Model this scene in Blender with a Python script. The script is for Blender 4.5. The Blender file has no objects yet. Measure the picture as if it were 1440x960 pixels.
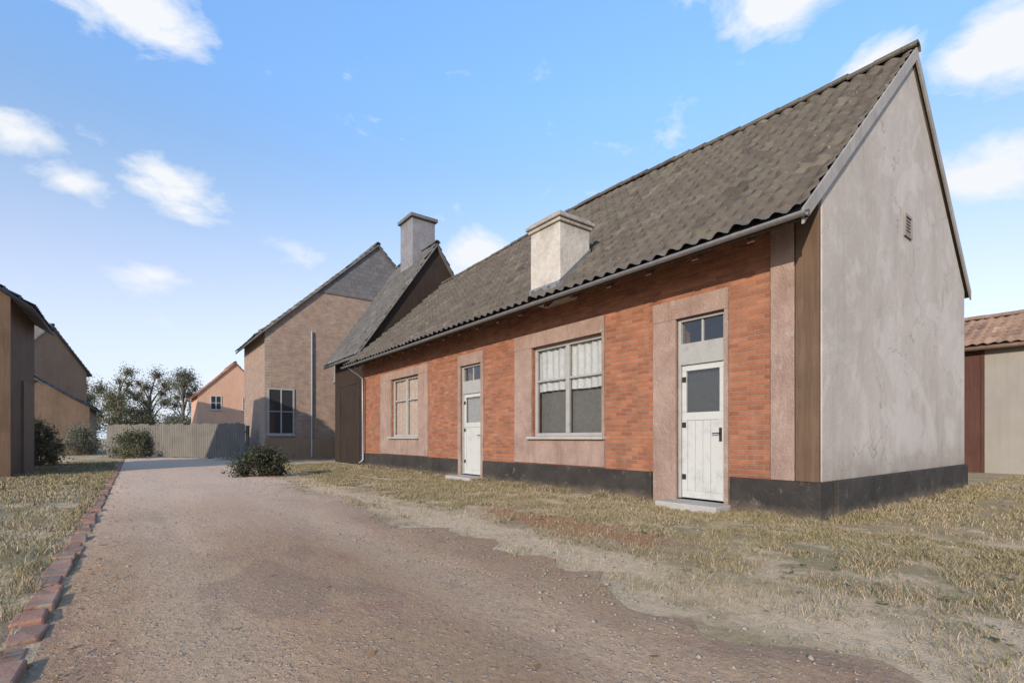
import bpy, math, random
import numpy as np
from mathutils import Vector, Matrix
random.seed(7); rng = np.random.default_rng(7)
C = bpy.context.scene.collection
scene = bpy.context.scene

# ------------------------------------------------------------------ frame of the street
CX, CY = 3.815, 6.125                      # near front corner of the brick house
UX, UY = -0.6036, 0.7973                   # along the facade, away from the camera
VX, VY = 0.7973, 0.6036                    # into the house
ROT = math.atan2(-UY, -UX)                 # local x = -u, local y = v
def W(s, w, z=0.0):
    return (CX + s*UX + w*VX, CY + s*UY + w*VY, z)

# ------------------------------------------------------------------ mesh helpers
class MB:
    def __init__(self): self.v = []; self.f = []; self.smooth = False
    def add(self, vs, fs):
        n = len(self.v); self.v += [tuple(p) for p in vs]; self.f += [tuple(i+n for i in f) for f in fs]; return self
    def box(self, x0, x1, y0, y1, z0, z1):
        if x0 > x1: x0, x1 = x1, x0
        if y0 > y1: y0, y1 = y1, y0
        if z0 > z1: z0, z1 = z1, z0
        return self.add([(x0,y0,z0),(x1,y0,z0),(x1,y1,z0),(x0,y1,z0),(x0,y0,z1),(x1,y0,z1),(x1,y1,z1),(x0,y1,z1)],
            [(0,3,2,1),(4,5,6,7),(0,1,5,4),(1,2,6,5),(2,3,7,6),(3,0,4,7)])
    def extrude(self, poly, axis, a0, a1):
        """poly of 2D points extruded along axis 'x' (poly is (y,z)) or 'y' (poly is (x,z)) or 'z'"""
        n = len(poly)
        def P(p, a):
            return {'x': (a, p[0], p[1]), 'y': (p[0], a, p[1]), 'z': (p[0], p[1], a)}[axis]
        vs = [P(p, a0) for p in poly] + [P(p, a1) for p in poly]
        fs = [tuple(range(n))[::-1], tuple(range(n, 2*n))] + [(i, (i+1) % n, n+(i+1) % n, n+i) for i in range(n)]
        return self.add(vs, fs)
    def tube(self, pts, radii, n=8, cap=True):
        if not hasattr(radii, '__len__'): radii = [radii]*len(pts)
        base = len(self.v); pts = [Vector(p) for p in pts]
        for i, p in enumerate(pts):
            d = (pts[min(i+1, len(pts)-1)] - pts[max(i-1, 0)]).normalized()
            a = d.orthogonal().normalized() if abs(d.z) > .95 else d.cross(Vector((0,0,1))).normalized()
            b = d.cross(a)
            for k in range(n):
                t = 2*math.pi*k/n
                self.v.append(tuple(p + radii[i]*(math.cos(t)*a + math.sin(t)*b)))
        for i in range(len(pts)-1):
            for k in range(n):
                k2 = (k+1) % n
                self.f.append((base+i*n+k, base+i*n+k2, base+(i+1)*n+k2, base+(i+1)*n+k))
        if cap:
            self.f.append(tuple(base+k for k in range(n))[::-1])
            self.f.append(tuple(base+(len(pts)-1)*n+k for k in range(n)))
        return self
    def wall(self, x0, x1, z0, z1, y0, y1, holes):
        """slab in x,z with rectangular holes; faces only where they can be seen"""
        xs = sorted({x0, x1, *[h[0] for h in holes], *[h[1] for h in holes]})
        zs = sorted({z0, z1, *[h[2] for h in holes], *[h[3] for h in holes]})
        def solid(i, j):
            if i < 0 or j < 0 or i >= len(xs)-1 or j >= len(zs)-1: return False
            cx = (xs[i]+xs[i+1])/2; cz = (zs[j]+zs[j+1])/2
            return not any(h[0] < cx < h[1] and h[2] < cz < h[3] for h in holes)
        for i in range(len(xs)-1):
            for j in range(len(zs)-1):
                if not solid(i, j): continue
                a, b, c, d = xs[i], xs[i+1], zs[j], zs[j+1]
                self.add([(a,y0,c),(b,y0,c),(b,y0,d),(a,y0,d)], [(0,1,2,3)])
                self.add([(a,y1,c),(b,y1,c),(b,y1,d),(a,y1,d)], [(3,2,1,0)])
                if not solid(i-1, j): self.add([(a,y0,c),(a,y1,c),(a,y1,d),(a,y0,d)], [(3,2,1,0)])
                if not solid(i+1, j): self.add([(b,y0,c),(b,y1,c),(b,y1,d),(b,y0,d)], [(0,1,2,3)])
                if not solid(i, j-1): self.add([(a,y0,c),(b,y0,c),(b,y1,c),(a,y1,c)], [(3,2,1,0)])
                if not solid(i, j+1): self.add([(a,y0,d),(b,y0,d),(b,y1,d),(a,y1,d)], [(0,1,2,3)])
        return self
    def build(self, name, mat, parent=None, bevel=0, smooth=False):
        me = bpy.data.meshes.new(name); me.from_pydata(self.v, [], self.f); me.validate(); me.update()
        me.materials.append(mat)
        if smooth: me.polygons.foreach_set('use_smooth', [True]*len(me.polygons))
        o = bpy.data.objects.new(name, me); C.objects.link(o)
        if parent: o.parent = parent
        if bevel:
            m = o.modifiers.new('bevel', 'BEVEL'); m.width = bevel; m.segments = 2; m.limit_method = 'ANGLE'
        return o
def np_mesh(name, verts, quads, mat, parent=None, smooth=False, tris=False):
    me = bpy.data.meshes.new(name); k = 3 if tris else 4
    me.vertices.add(len(verts)); me.vertices.foreach_set('co', np.asarray(verts, np.float32).ravel())
    me.loops.add(len(quads)*k); me.loops.foreach_set('vertex_index', np.asarray(quads, np.int32).ravel())
    me.polygons.add(len(quads)); me.polygons.foreach_set('loop_start', np.arange(len(quads), dtype=np.int32)*k)
    me.update(calc_edges=True); me.validate()
    if smooth: me.polygons.foreach_set('use_smooth', [True]*len(me.polygons))
    me.materials.append(mat)
    o = bpy.data.objects.new(name, me); C.objects.link(o)
    if parent: o.parent = parent
    return o
def thing(name, label, cat, loc, rz=0.0, group=None):
    o = bpy.data.objects.new(name, None); C.objects.link(o)
    o.location = loc; o.rotation_euler = (0, 0, rz); o.empty_display_size = .3
    o['label'] = label; o['category'] = cat
    if group: o['group'] = group
    return o
def tag(o, **k):
    for a, b in k.items(): o[a] = b
    return o

# ------------------------------------------------------------------ materials
class NT:
    def __init__(self, name):
        self.m = bpy.data.materials.new(name); self.m.use_nodes = True
        self.n = self.m.node_tree.nodes; self.l = self.m.node_tree.links
        self.p = self.n['Principled BSDF']; self.p.inputs['Roughness'].default_value = .85
        self.p.inputs['Specular IOR Level'].default_value = .3
        self.tc = self.n.new('ShaderNodeTexCoord'); self.co = self.tc.outputs['Object']
    def lk(self, a, b): self.l.new(a, b)
    def noise(self, scale, detail=6, rough=.6, co=None, dist=0):
        t = self.n.new('ShaderNodeTexNoise'); t.inputs['Scale'].default_value = scale; t.inputs['Detail'].default_value = detail
        t.inputs['Roughness'].default_value = rough; t.inputs['Distortion'].default_value = dist
        self.lk(co or self.co, t.inputs['Vector']); return t.outputs['Fac']
    def ramp(self, fac, stops):
        r = self.n.new('ShaderNodeValToRGB'); e = r.color_ramp.elements
        while len(e) < len(stops): e.new(.5)
        for i, (p, c) in enumerate(stops):
            e[i].position = p; e[i].color = (*c, 1) if hasattr(c, '__len__') else (c, c, c, 1)
        self.lk(fac, r.inputs['Fac']); return r.outputs['Color']
    def mix(self, fac, a, b, mode='MIX'):
        x = self.n.new('ShaderNodeMix'); x.data_type = 'RGBA'; x.blend_type = mode
        for v, s in ((fac, x.inputs[0]), (a, x.inputs[6]), (b, x.inputs[7])):
            if isinstance(v, bpy.types.NodeSocket): self.lk(v, s)
            elif hasattr(v, '__len__'): s.default_value = (*v, 1)
            else: s.default_value = v
        return x.outputs[2]
    def math(self, op, a, b=None):
        x = self.n.new('ShaderNodeMath'); x.operation = op
        for i, v in enumerate((a, b)):
            if v is None: continue
            if isinstance(v, bpy.types.NodeSocket): self.lk(v, x.inputs[i])
            else: x.inputs[i].default_value = v
        return x.outputs[0]
    def scaled(self, sx, sy, sz, co=None):
        m = self.n.new('ShaderNodeMapping'); m.inputs['Scale'].default_value = (sx, sy, sz)
        self.lk(co or self.co, m.inputs['Vector']); return m.outputs['Vector']
    def swiz(self, order):
        s = self.n.new('ShaderNodeSeparateXYZ'); self.lk(self.co, s.inputs[0])
        c = self.n.new('ShaderNodeCombineXYZ')
        for i, a in enumerate(order): self.lk(s.outputs['XYZ'.index(a)], c.inputs[i])
        return c.outputs[0]
    def sep(self): 
        s = self.n.new('ShaderNodeSeparateXYZ'); self.lk(self.co, s.inputs[0]); return s.outputs
    def color(self, c):
        if isinstance(c, bpy.types.NodeSocket): self.lk(c, self.p.inputs['Base Color'])
        else: self.p.inputs['Base Color'].default_value = (*c, 1)
    def bump(self, h, strength=.5, dist=.01):
        b = self.n.new('ShaderNodeBump'); b.inputs['Strength'].default_value = strength; b.inputs['Distance'].default_value = dist
        self.lk(h, b.inputs['Height']); self.lk(b.outputs[0], self.p.inputs['Normal'])

def m_brick(name, order, c1, c2, mortar, msize=.017, stain=.35):
    t = NT(name); co = t.swiz(order)
    b = t.n.new('ShaderNodeTexBrick'); t.lk(co, b.inputs['Vector'])
    b.inputs['Scale'].default_value = 1; b.inputs['Brick Width'].default_value = .235; b.inputs['Row Height'].default_value = .068
    b.inputs['Mortar Size'].default_value = msize*.5; b.inputs['Mortar Smooth'].default_value = .25
    b.inputs['Color1'].default_value = (*c1, 1); b.inputs['Color2'].default_value = (*c2, 1); b.inputs['Mortar'].default_value = (*mortar, 1)
    v = t.ramp(t.noise(3.0, 8, .7), [(.3, .62), (.55, 1.0), (.75, 1.22)])
    col = t.mix(.75, b.outputs['Color'], v, 'MULTIPLY')
    st = t.ramp(t.noise(.7, 7, .65), [(.52, 0), (.75, 1)])
    col = t.mix(t.math('MULTIPLY', st, stain), col, (.27, .18, .125))
    col = t.mix(t.math('MULTIPLY', t.ramp(t.noise(2.1, 8, .75), [(.6, 0), (.68, 1)]), .55), col, (.17, .085, .055))
    col = t.mix(t.math('MULTIPLY', t.ramp(t.noise(1.3, 7, .7, t.scaled(2.5, 2.5, .5)), [(.58, 0), (.7, 1)]), .35), col, (.33, .22, .16))
    t.color(col)
    h = t.math('SUBTRACT', t.noise(60, 4), t.math('MULTIPLY', b.outputs['Fac'], 1.3))
    t.bump(h, .9, .012); return t.m
def m_plaster(name, base, dark, light, scale=.8, spots=True, bump=.35):
    t = NT(name)
    col = t.mix(t.ramp(t.noise(scale, 9, .68), [(.32, 0), (.7, 1)]), dark, light)
    col = t.mix(.55, col, base)
    streak = t.ramp(t.noise(1.0, 6, .6, t.scaled(5, 5, .35)), [(.52, 0), (.8, 1)])
    col = t.mix(t.math('MULTIPLY', streak, .35), col, tuple(c*.55 for c in base))
    if spots:
        sp = t.ramp(t.noise(9, 5, .75), [(.62, 0), (.72, 1)])
        col = t.mix(t.math('MULTIPLY', sp, .3), col, tuple(c*.6 for c in base))
    t.color(col)
    t.bump(t.math('ADD', t.noise(45, 5), t.math('MULTIPLY', t.noise(4, 5), 1.5)), bump, .015); return t.m
def m_wood(name, a, b, axis='z', scale=1.0, rough=.8):
    t = NT(name)
    sc = {'z': (22, 22, 1.2), 'x': (1.2, 22, 22), 'y': (22, 1.2, 22)}[axis]
    g = t.noise(scale, 8, .65, t.scaled(*sc), .6)
    col = t.mix(t.ramp(g, [(.3, 0), (.7, 1)]), a, b)
    col = t.mix(t.math('MULTIPLY', t.ramp(t.noise(1.3, 6), [(.45, 0), (.75, 1)]), .5), col, tuple(x*.5 for x in a))
    t.color(col); t.bump(g, .4, .006); t.p.inputs['Roughness'].default_value = rough; return t.m
def m_paint(name, c, rough=.5, wear=.4):
    t = NT(name)
    d = t.ramp(t.noise(5, 8, .7), [(.5, 0), (.72, 1)])
    col = t.mix(t.math('MULTIPLY', d, wear), c, tuple(x*.62 for x in c))
    col = t.mix(t.math('MULTIPLY', t.ramp(t.noise(24, 5, .7), [(.66, 0), (.7, 1)]), wear), col, (.2, .16, .12))
    t.color(col); t.bump(t.noise(30, 4), .15, .004); t.p.inputs['Roughness'].default_value = rough; return t.m
def m_roof(name, a, b, moss, z0=0.0, dz=.24):
    t = NT(name); x = t.sep()
    cell = t.n.new('ShaderNodeTexWhiteNoise'); cell.noise_dimensions = '2D'; cv = t.n.new('ShaderNodeCombineXYZ')
    t.lk(t.math('FLOOR', t.math('DIVIDE', x[0], .24)), cv.inputs[0]); t.lk(t.math('FLOOR', t.math('DIVIDE', t.math('SUBTRACT', x[2], z0), dz)), cv.inputs[1]); t.lk(cv.outputs[0], cell.inputs['Vector'])
    s = t.n.new('ShaderNodeSeparateColor'); t.lk(cell.outputs['Color'], s.inputs[0])
    col = t.mix(s.outputs[0], a, b)
    col = t.mix(t.math('MULTIPLY', t.math('GREATER_THAN', s.outputs[1], .95), .45), col, tuple(q*1.6 for q in a)); col = t.mix(t.math('MULTIPLY', t.math('LESS_THAN', s.outputs[2], .06), .45), col, tuple(q*.5 for q in b))
    col = t.mix(.7, col, t.ramp(t.noise(2.2, 9, .72), [(.3, .55), (.6, 1.05), (.8, 1.3)]), 'MULTIPLY')
    col = t.mix(t.math('MULTIPLY', t.ramp(t.noise(1.1, 10, .78), [(.53, 0), (.62, 1)]), .6), col, moss)
    col = t.mix(t.math('MULTIPLY', t.ramp(t.noise(16, 4, .7), [(.63, 0), (.68, 1)]), .5), col, (.34, .32, .27))
    t.color(col); t.bump(t.noise(40, 5), .4, .01); return t.m
def m_glass(name):
    m = bpy.data.materials.new(name); m.use_nodes = True; n = m.node_tree.nodes; l = m.node_tree.links
    n.clear(); o = n.new('ShaderNodeOutputMaterial'); mx = n.new('ShaderNodeMixShader')
    tr = n.new('ShaderNodeBsdfTransparent'); tr.inputs[0].default_value = (.9, .9, .89, 1)
    gl = n.new('ShaderNodeBsdfGlossy'); gl.inputs['Roughness'].default_value = .03
    fr = n.new('ShaderNodeLayerWeight'); fr.inputs[0].default_value = .5
    pw = n.new('ShaderNodeMath'); pw.operation = 'POWER'; pw.inputs[1].default_value = 4; l.new(fr.outputs['Facing'], pw.inputs[0])
    tc = n.new('ShaderNodeTexCoord'); nz = n.new('ShaderNodeTexNoise'); nz.inputs['Scale'].default_value = 1.7
    bp = n.new('ShaderNodeBump'); bp.inputs['Strength'].default_value = .06; bp.inputs['Distance'].default_value = .05
    l.new(tc.outputs['Object'], nz.inputs[0]); l.new(nz.outputs[0], bp.inputs['Height']); l.new(bp.outputs[0], gl.inputs['Normal'])
    ad = n.new('ShaderNodeMath'); ad.operation = 'ADD'; ad.inputs[1].default_value = .07; ad.use_clamp = True; l.new(pw.outputs[0], ad.inputs[0])
    l.new(ad.outputs[0], mx.inputs[0]); l.new(tr.outputs[0], mx.inputs[1]); l.new(gl.outputs[0], mx.inputs[2]); l.new(mx.outputs[0], o.inputs[0]); return m
def m_flat(name, c, rough=.7, metal=0):
    t = NT(name); col = t.mix(.5, c, t.ramp(t.noise(12, 6, .7), [(.3, .6), (.7, 1.25)]), 'MULTIPLY')
    t.color(col); t.p.inputs['Roughness'].default_value = rough; t.p.inputs['Metallic'].default_value = metal; return t.m
def m_leaf(name, a, b):
    t = NT(name); g = t.n.new('ShaderNodeNewGeometry')
    col = t.mix(g.outputs['Random Per Island'], a, b)
    col = t.mix(t.ramp(t.noise(.9, 4), [(.35, 0), (.7, 1)]), col, tuple(x*.7 for x in b))
    t.color(col); t.p.inputs['Roughness'].default_value = .6
    tl = t.n.new('ShaderNodeBsdfTranslucent'); t.lk(col, tl.inputs[0]); mx = t.n.new('ShaderNodeMixShader'); mx.inputs[0].default_value = .3
    out = t.n['Material Output']; t.lk(t.p.outputs[0], mx.inputs[1]); t.lk(tl.outputs[0], mx.inputs[2]); t.lk(mx.outputs[0], out.inputs[0]); return t.m

M = {}
M['brick'] = m_brick('orange_brick', 'XZY', (.39, .152, .078), (.25, .09, .05), (.29, .18, .118))
M['brick_side'] = m_brick('orange_brick_side', 'YZX', (.39, .152, .078), (.25, .09, .05), (.29, .18, .118))
M['brick_pale'] = m_brick('weathered_brick', 'YZX', (.40, .27, .20), (.32, .205, .15), (.36, .30, .235), stain=.5)
M['brick_pale_x'] = m_brick('weathered_brick_front', 'XZY', (.40, .27, .20), (.32, .205, .15), (.36, .30, .235), stain=.5)
def m_surround():
    t = NT('worn_rose_plaster')
    col = t.mix(t.ramp(t.noise(1.4, 10, .75), [(.35, 0), (.65, 1)]), (.25, .16, .125), (.38, .27, .215))
    col = t.mix(t.math('MULTIPLY', t.ramp(t.noise(3.1, 9, .75), [(.58, 0), (.63, 1)]), .55), col, (.40, .32, .265))
    col = t.mix(t.math('MULTIPLY', t.ramp(t.noise(1.2, 7, .7, t.scaled(4, 4, .5)), [(.52, 0), (.7, 1)]), .5), col, (.15, .10, .08))
    col = t.mix(t.math('MULTIPLY', t.ramp(t.noise(2.6, 8, .8), [(.655, 0), (.67, 1)]), .8), col, (.27, .10, .055))
    t.color(col); t.bump(t.math('ADD', t.noise(40, 6), t.math('MULTIPLY', t.noise(5, 7, .7), 2)), .7, .018); return t.m
M['surround'] = m_surround()
def m_gable():
    t = NT('grey_cement_render'); z = t.sep()[2]
    col = t.mix(t.ramp(t.noise(.55, 10, .7, None, .4), [(.35, 0), (.65, 1)]), (.365, .315, .27), (.455, .40, .35))
    col = t.mix(t.math('MULTIPLY', t.ramp(t.noise(1.6, 9, .72), [(.5, 0), (.66, 1)]), .55), col, (.54, .485, .43))
    col = t.mix(t.math('MULTIPLY', t.ramp(t.noise(.9, 8, .7, t.scaled(1, 2.6, .32)), [(.53, 0), (.7, 1)]), .5), col, (.31, .265, .225))
    patch = t.ramp(t.noise(.42, 3, .5, t.scaled(1, 1, 1.3), 1.2), [(.58, 0), (.595, 1)])
    col = t.mix(t.math('MULTIPLY', patch, .5), col, (.49, .445, .40))
    cr = t.n.new('ShaderNodeTexVoronoi'); cr.feature = 'DISTANCE_TO_EDGE'; cr.inputs['Scale'].default_value = .75
    wv = t.n.new('ShaderNodeVectorMath'); wv.operation = 'ADD'; nz_ = t.n.new('ShaderNodeTexNoise'); nz_.inputs['Scale'].default_value = 2.2; nz_.inputs['Detail'].default_value = 7
    t.lk(t.co, nz_.inputs[0]); t.lk(t.co, wv.inputs[0]); t.lk(nz_.outputs['Color'], wv.inputs[1]); t.lk(wv.outputs[0], cr.inputs['Vector'])
    crack = t.math('MULTIPLY', t.ramp(cr.outputs['Distance'], [(.002, 1), (.009, 0)]), t.ramp(t.noise(.6, 3), [(.5, 0), (.56, 1)]))
    col = t.mix(t.math('MULTIPLY', crack, .3), col, (.13, .11, .095))
    # mud splashed up and algae at the foot of the wall
    splash = t.math('SUBTRACT', t.math('ADD', .35, t.math('MULTIPLY', t.noise(2.4, 8, .7), 1.3)), z)
    col = t.mix(t.math('MULTIPLY', t.ramp(splash, [(.0, 0), (.55, 1)]), .6), col, (.21, .175, .135))
    col = t.mix(t.math('MULTIPLY', t.ramp(t.noise(11, 5, .75), [(.63, 0), (.7, 1)]), .3), col, (.24, .21, .19))
    t.color(col); t.bump(t.math('SUBTRACT', t.math('ADD', t.noise(38, 6), t.math('MULTIPLY', t.noise(3, 6), 2.2)), t.math('MULTIPLY', crack, 2)), .45, .018); return t.m
M['gable'] = m_gable()
M['verge'] = m_wood('verge_boards', (.26, .235, .21), (.36, .33, .30))
def m_plinth():
    t = NT('tarred_plinth'); z = t.sep()[2]
    col = t.mix(t.ramp(t.noise(1.3, 9, .72), [(.35, 0), (.65, 1)]), (.026, .022, .019), (.055, .047, .040))
    col = t.mix(t.math('MULTIPLY', t.ramp(t.noise(7, 6, .75), [(.60, 0), (.66, 1)]), .7), col, (.13, .11, .09))
    mud = t.math('SUBTRACT', t.math('MULTIPLY', t.noise(3.2, 9, .75), .36), z)
    col = t.mix(t.math('MULTIPLY', t.ramp(mud, [(.0, 0), (.22, 1)]), .75), col, (.21, .16, .105))
    t.color(col); t.bump(t.math('ADD', t.noise(30, 6), t.math('MULTIPLY', t.noise(5, 6), 2)), .6, .02); return t.m
M['plinth'] = m_plinth()
def m_chimney(name, a, b, ztop):
    t = NT(name); z = t.sep()[2]
    col = t.mix(t.ramp(t.noise(1.8, 10, .75), [(.35, 0), (.65, 1)]), a, b)
    col = t.mix(t.math('MULTIPLY', t.ramp(t.noise(2.4, 8, .78), [(.60, 0), (.64, 1)]), .7), col, (.25, .12, .075))
    soot = t.math('ADD', t.math('SUBTRACT', z, ztop), t.math('MULTIPLY', t.noise(3, 8, .7, t.scaled(1.5, 1.5, .5)), .9))
    col = t.mix(t.math('MULTIPLY', t.ramp(soot, [(.1, 0), (.6, 1)]), .7), col, (.10, .09, .08))
    t.color(col); t.bump(t.math('ADD', t.noise(35, 6), t.math('MULTIPLY', t.noise(4, 6), 2)), .6, .02); return t.m
M['cream'] = m_chimney('cream_chimney_render', (.38, .335, .275), (.58, .53, .455), 5.28)
M['stack'] = m_chimney('dark_chimney_render', (.17, .16, .165), (.25, .24, .245), 10.6)
M['beige'] = m_plaster('beige_plaster', (.30, .27, .225), (.22, .195, .16), (.35, .315, .265), .7)
M['roof'] = m_roof('weathered_tile', (.122, .099, .077), (.096, .079, .063), (.128, .118, .078), 4.25-.905*.66, .232)
M['roof_grey'] = m_roof('grey_slate', (.15, .138, .128), (.11, .103, .098), (.13, .12, .09))
M['roof_dull_red'] = m_roof('dull_tile', (.30, .185, .125), (.24, .15, .105), (.23, .185, .135))
M['roof_red'] = m_roof('red_tile', (.36, .17, .10), (.28, .13, .085), (.25, .19, .13))
M['dark_wood'] = m_wood('dark_timber', (.10, .06, .035), (.16, .10, .062))
M['dark_wood_x'] = m_wood('dark_timber_lengthwise', (.06, .037, .026), (.10, .062, .042), 'x')
M['tarred_wood'] = m_wood('tarred_timber', (.024, .015, .010), (.048, .030, .020))
M['grey_wood'] = m_wood('grey_boards', (.20, .17, .145), (.29, .26, .23))
M['brown_wood'] = m_wood('brown_boards', (.13, .085, .055), (.20, .135, .09))
M['white'] = m_paint('white_paint', (.47, .465, .43), .55, .6)
M['grey_paint'] = m_paint('grey_paint', (.33, .32, .295), .6, .6)
M['curtain'] = m_flat('curtain_cloth', (.70, .72, .73), .9)
M['silver_wood'] = m_wood('silvered_boards', (.125, .11, .088), (.185, .165, .138))
M['orange_plaster'] = m_plaster('orange_plaster', (.58, .34, .225), (.48, .26, .16), (.62, .39, .27), 1.0)
M['dark_red_wood'] = m_wood('dark_red_boards', (.075, .03, .02), (.11, .045, .032))
M['brown_plaster'] = m_plaster('brown_plaster', (.27, .17, .105), (.20, .125, .075), (.33, .22, .14), .8)
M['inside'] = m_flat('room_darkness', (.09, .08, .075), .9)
M['door_net'] = m_flat('door_cloth', (.05, .046, .041), .9)
M['rose_curtain'] = m_flat('rose_curtain_cloth', (.72, .58, .49), .9)
M['net'] = m_flat('net_cloth', (.36, .345, .32), .9); M['shade'] = m_flat('dim_cloth', (.20, .20, .195), .9)
M['glass'] = m_glass('window_glass')
M['metal'] = m_flat('dull_zinc', (.33, .33, .33), .45, .7)
M['iron'] = m_flat('dark_iron', (.05, .045, .04), .5, .6)
M['bark'] = m_wood('bark', (.10, .075, .055), (.18, .14, .11))
M['stone'] = m_plaster('step_stone', (.38, .35, .31), (.28, .26, .23), (.45, .42, .38), 3)
M['leaf_dead'] = m_leaf('leaves_dead', (.26, .13, .06), (.42, .26, .13))
M['leaf_weed'] = m_leaf('leaves_weed', (.24, .23, .10), (.33, .29, .14))
M['leaf_dark'] = m_leaf('leaves_dark', (.05, .055, .03), (.085, .085, .05))
M['leaf_olive'] = m_leaf('leaves_olive', (.13, .135, .075), (.18, .175, .10))
M['leaf_grey'] = m_leaf('leaves_greygreen', (.15, .155, .11), (.21, .21, .15))
M['leaf_brown'] = m_leaf('leaves_brownish', (.13, .095, .05), (.16, .13, .07))

# ------------------------------------------------------------------ ground, road
def m_ground():
    t = NT('dry_earth_and_grass'); x = t.sep()
    big = t.noise(.35, 8, .65); mid = t.noise(1.6, 9, .72); fine = t.noise(14, 8, .75); wob = t.noise(1.1, 8, .7)
    col = t.mix(t.ramp(mid, [(.35, 0), (.65, 1)]), (.34, .24, .125), (.46, .335, .19))
    col = t.mix(t.ramp(big, [(.42, 0), (.62, 1)]), col, (.29, .23, .12))
    col = t.mix(t.math('MULTIPLY', t.ramp(t.math('ADD', t.noise(.9, 8, .72), t.math('MULTIPLY', t.ramp(x[1], [(.0, 1), (1, 0)]), .05)), [(.53, 0), (.61, 1)]), .9), col, (.62, .455, .285))
    # sandy strip trodden out along the road
    d = t.math('ABSOLUTE', t.math('ADD', x[1], 3.62)); e = t.math('ADD', d, t.math('MULTIPLY', t.math('SUBTRACT', wob, .5), 1.5))
    col = t.mix(t.math('MULTIPLY', t.ramp(e, [(.2, 1), (.55, 0)]), .9), col, (.66, .48, .30))
    # rusty earth where people step out of the doors
    px_ = t.math('DIVIDE', t.math('ADD', x[0], 1.9), 2.1); py_ = t.math('DIVIDE', t.math('ADD', x[1], 2.6), .55)
    rr_ = t.math('SQRT', t.math('ADD', t.math('MULTIPLY', px_, px_), t.math('MULTIPLY', py_, py_)))
    rr_ = t.math('ADD', rr_, t.math('MULTIPLY', t.math('SUBTRACT', t.noise(2.2, 8, .72), .5), 2.4))
    col = t.mix(t.math('MULTIPLY', t.ramp(rr_, [(.55, 1), (1.1, 0)]), .85), col, (.40, .19, .09))
    col = t.mix(.65, col, t.ramp(fine, [(.25, .5), (.5, 1), (.75, 1.4)]), 'MULTIPLY')
    t.color(col); t.p.inputs['Roughness'].default_value = .95
    t.bump(t.math('ADD', t.math('MULTIPLY', mid, 2.5), t.math('ADD', fine, t.noise(70, 4))), .8, .03); return t.m
def m_road():
    t = NT('worn_reddish_road'); x = t.sep()
    big = t.noise(.45, 8, .68, t.scaled(.35, 1, 1)); mid = t.noise(2.4, 9, .72, t.scaled(.5, 1, 1)); fine = t.noise(26, 8, .78)
    col = t.mix(t.ramp(big, [(.35, 0), (.65, 1)]), (.39, .228, .128), (.485, .31, .18))
    col = t.mix(t.math('MULTIPLY', t.ramp(mid, [(.45, 0), (.72, 1)]), .8), col, (.41, .28, .16))
    col = t.mix(t.math('MULTIPLY', t.ramp(t.noise(1.2, 9, .72), [(.54, 0), (.66, 1)]), .65), col, (.36, .185, .125))
    wv = t.math('ADD', x[1], t.math('MULTIPLY', t.math('SUBTRACT', t.noise(.5, 5), .5), .7))
    for c_ in (-6.42, -4.95):                                     # two paler wheel tracks
        tr_ = t.ramp(t.math('ADD', t.math('ABSOLUTE', t.math('SUBTRACT', wv, c_)), t.math('MULTIPLY', t.math('SUBTRACT', mid, .5), .5)), [(.10, 1), (.42, 0)])
        col = t.mix(t.math('MULTIPLY', tr_, .6), col, (.56, .38, .235))
    pt = t.ramp(t.noise(.8, 8, .6, t.scaled(.45, 1.2, 1), .5), [(.56, 0), (.60, 1)])
    col = t.mix(t.math('MULTIPLY', pt, .45), col, (.27, .17, .115))
    dk = t.ramp(t.noise(3.6, 9, .75, t.scaled(.6, 1, 1)), [(.58, 0), (.68, 1)])
    col = t.mix(t.math('MULTIPLY', dk, .55), col, (.24, .15, .10))
    hs = []
    for sc_, th, c_ in ((30, .72, (.52, .40, .30)), (62, .62, (.45, .32, .23)), (95, .6, (.26, .18, .13))):
        v = t.n.new('ShaderNodeTexVoronoi'); v.inputs['Scale'].default_value = sc_; t.lk(t.co, v.inputs['Vector'])
        q_ = t.n.new('ShaderNodeSeparateColor'); t.lk(v.outputs['Color'], q_.inputs[0])
        m_ = t.math('MULTIPLY', t.math('GREATER_THAN', q_.outputs[0], th), t.ramp(v.outputs['Distance'], [(.28, 1), (.42, 0)]))
        col = t.mix(t.math('MULTIPLY', m_, .6), col, c_); hs.append(t.math('MULTIPLY', m_, 12/sc_*2))
    pale = t.ramp(t.math('ADD', t.math('MULTIPLY', x[0], -.06), t.math('MULTIPLY', t.noise(.3, 5), .5)), [(.35, 0), (.85, 1)])   # base colour blends to a paler tone farther down the lane
    col = t.mix(t.math('MULTIPLY', pale, .8), col, (.72, .51, .36))
    col = t.mix(.7, col, t.ramp(fine, [(.25, .5), (.5, 1), (.75, 1.4)]), 'MULTIPLY')
    t.color(col); t.p.inputs['Roughness'].default_value = .95; t.p.inputs['Specular IOR Level'].default_value = .15
    h = t.math('ADD', t.math('MULTIPLY', mid, 1.8), t.math('MULTIPLY', fine, .8))
    for q_ in hs: h = t.math('ADD', h, q_)
    t.bump(h, .8, .02); return t.m
M['ground'] = m_ground(); M['road'] = m_road()
gs = [-900, -400, -150, -60, -30, -15, 0, 15, 30, 60, 100, 160, 300, 900]
gv = [(x-CX*0, y, 0) for y in gs for x in gs]; n = len(gs)
gf = [(j*n+i, j*n+i+1, (j+1)*n+i+1, (j+1)*n+i) for j in range(n-1) for i in range(n-1)]
gr_ = tag(MB().add(gv, gf).build('ground', M['ground']), kind='structure'); gr_.location = (CX, CY, 0); gr_.rotation_euler = (0, 0, ROT)
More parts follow.
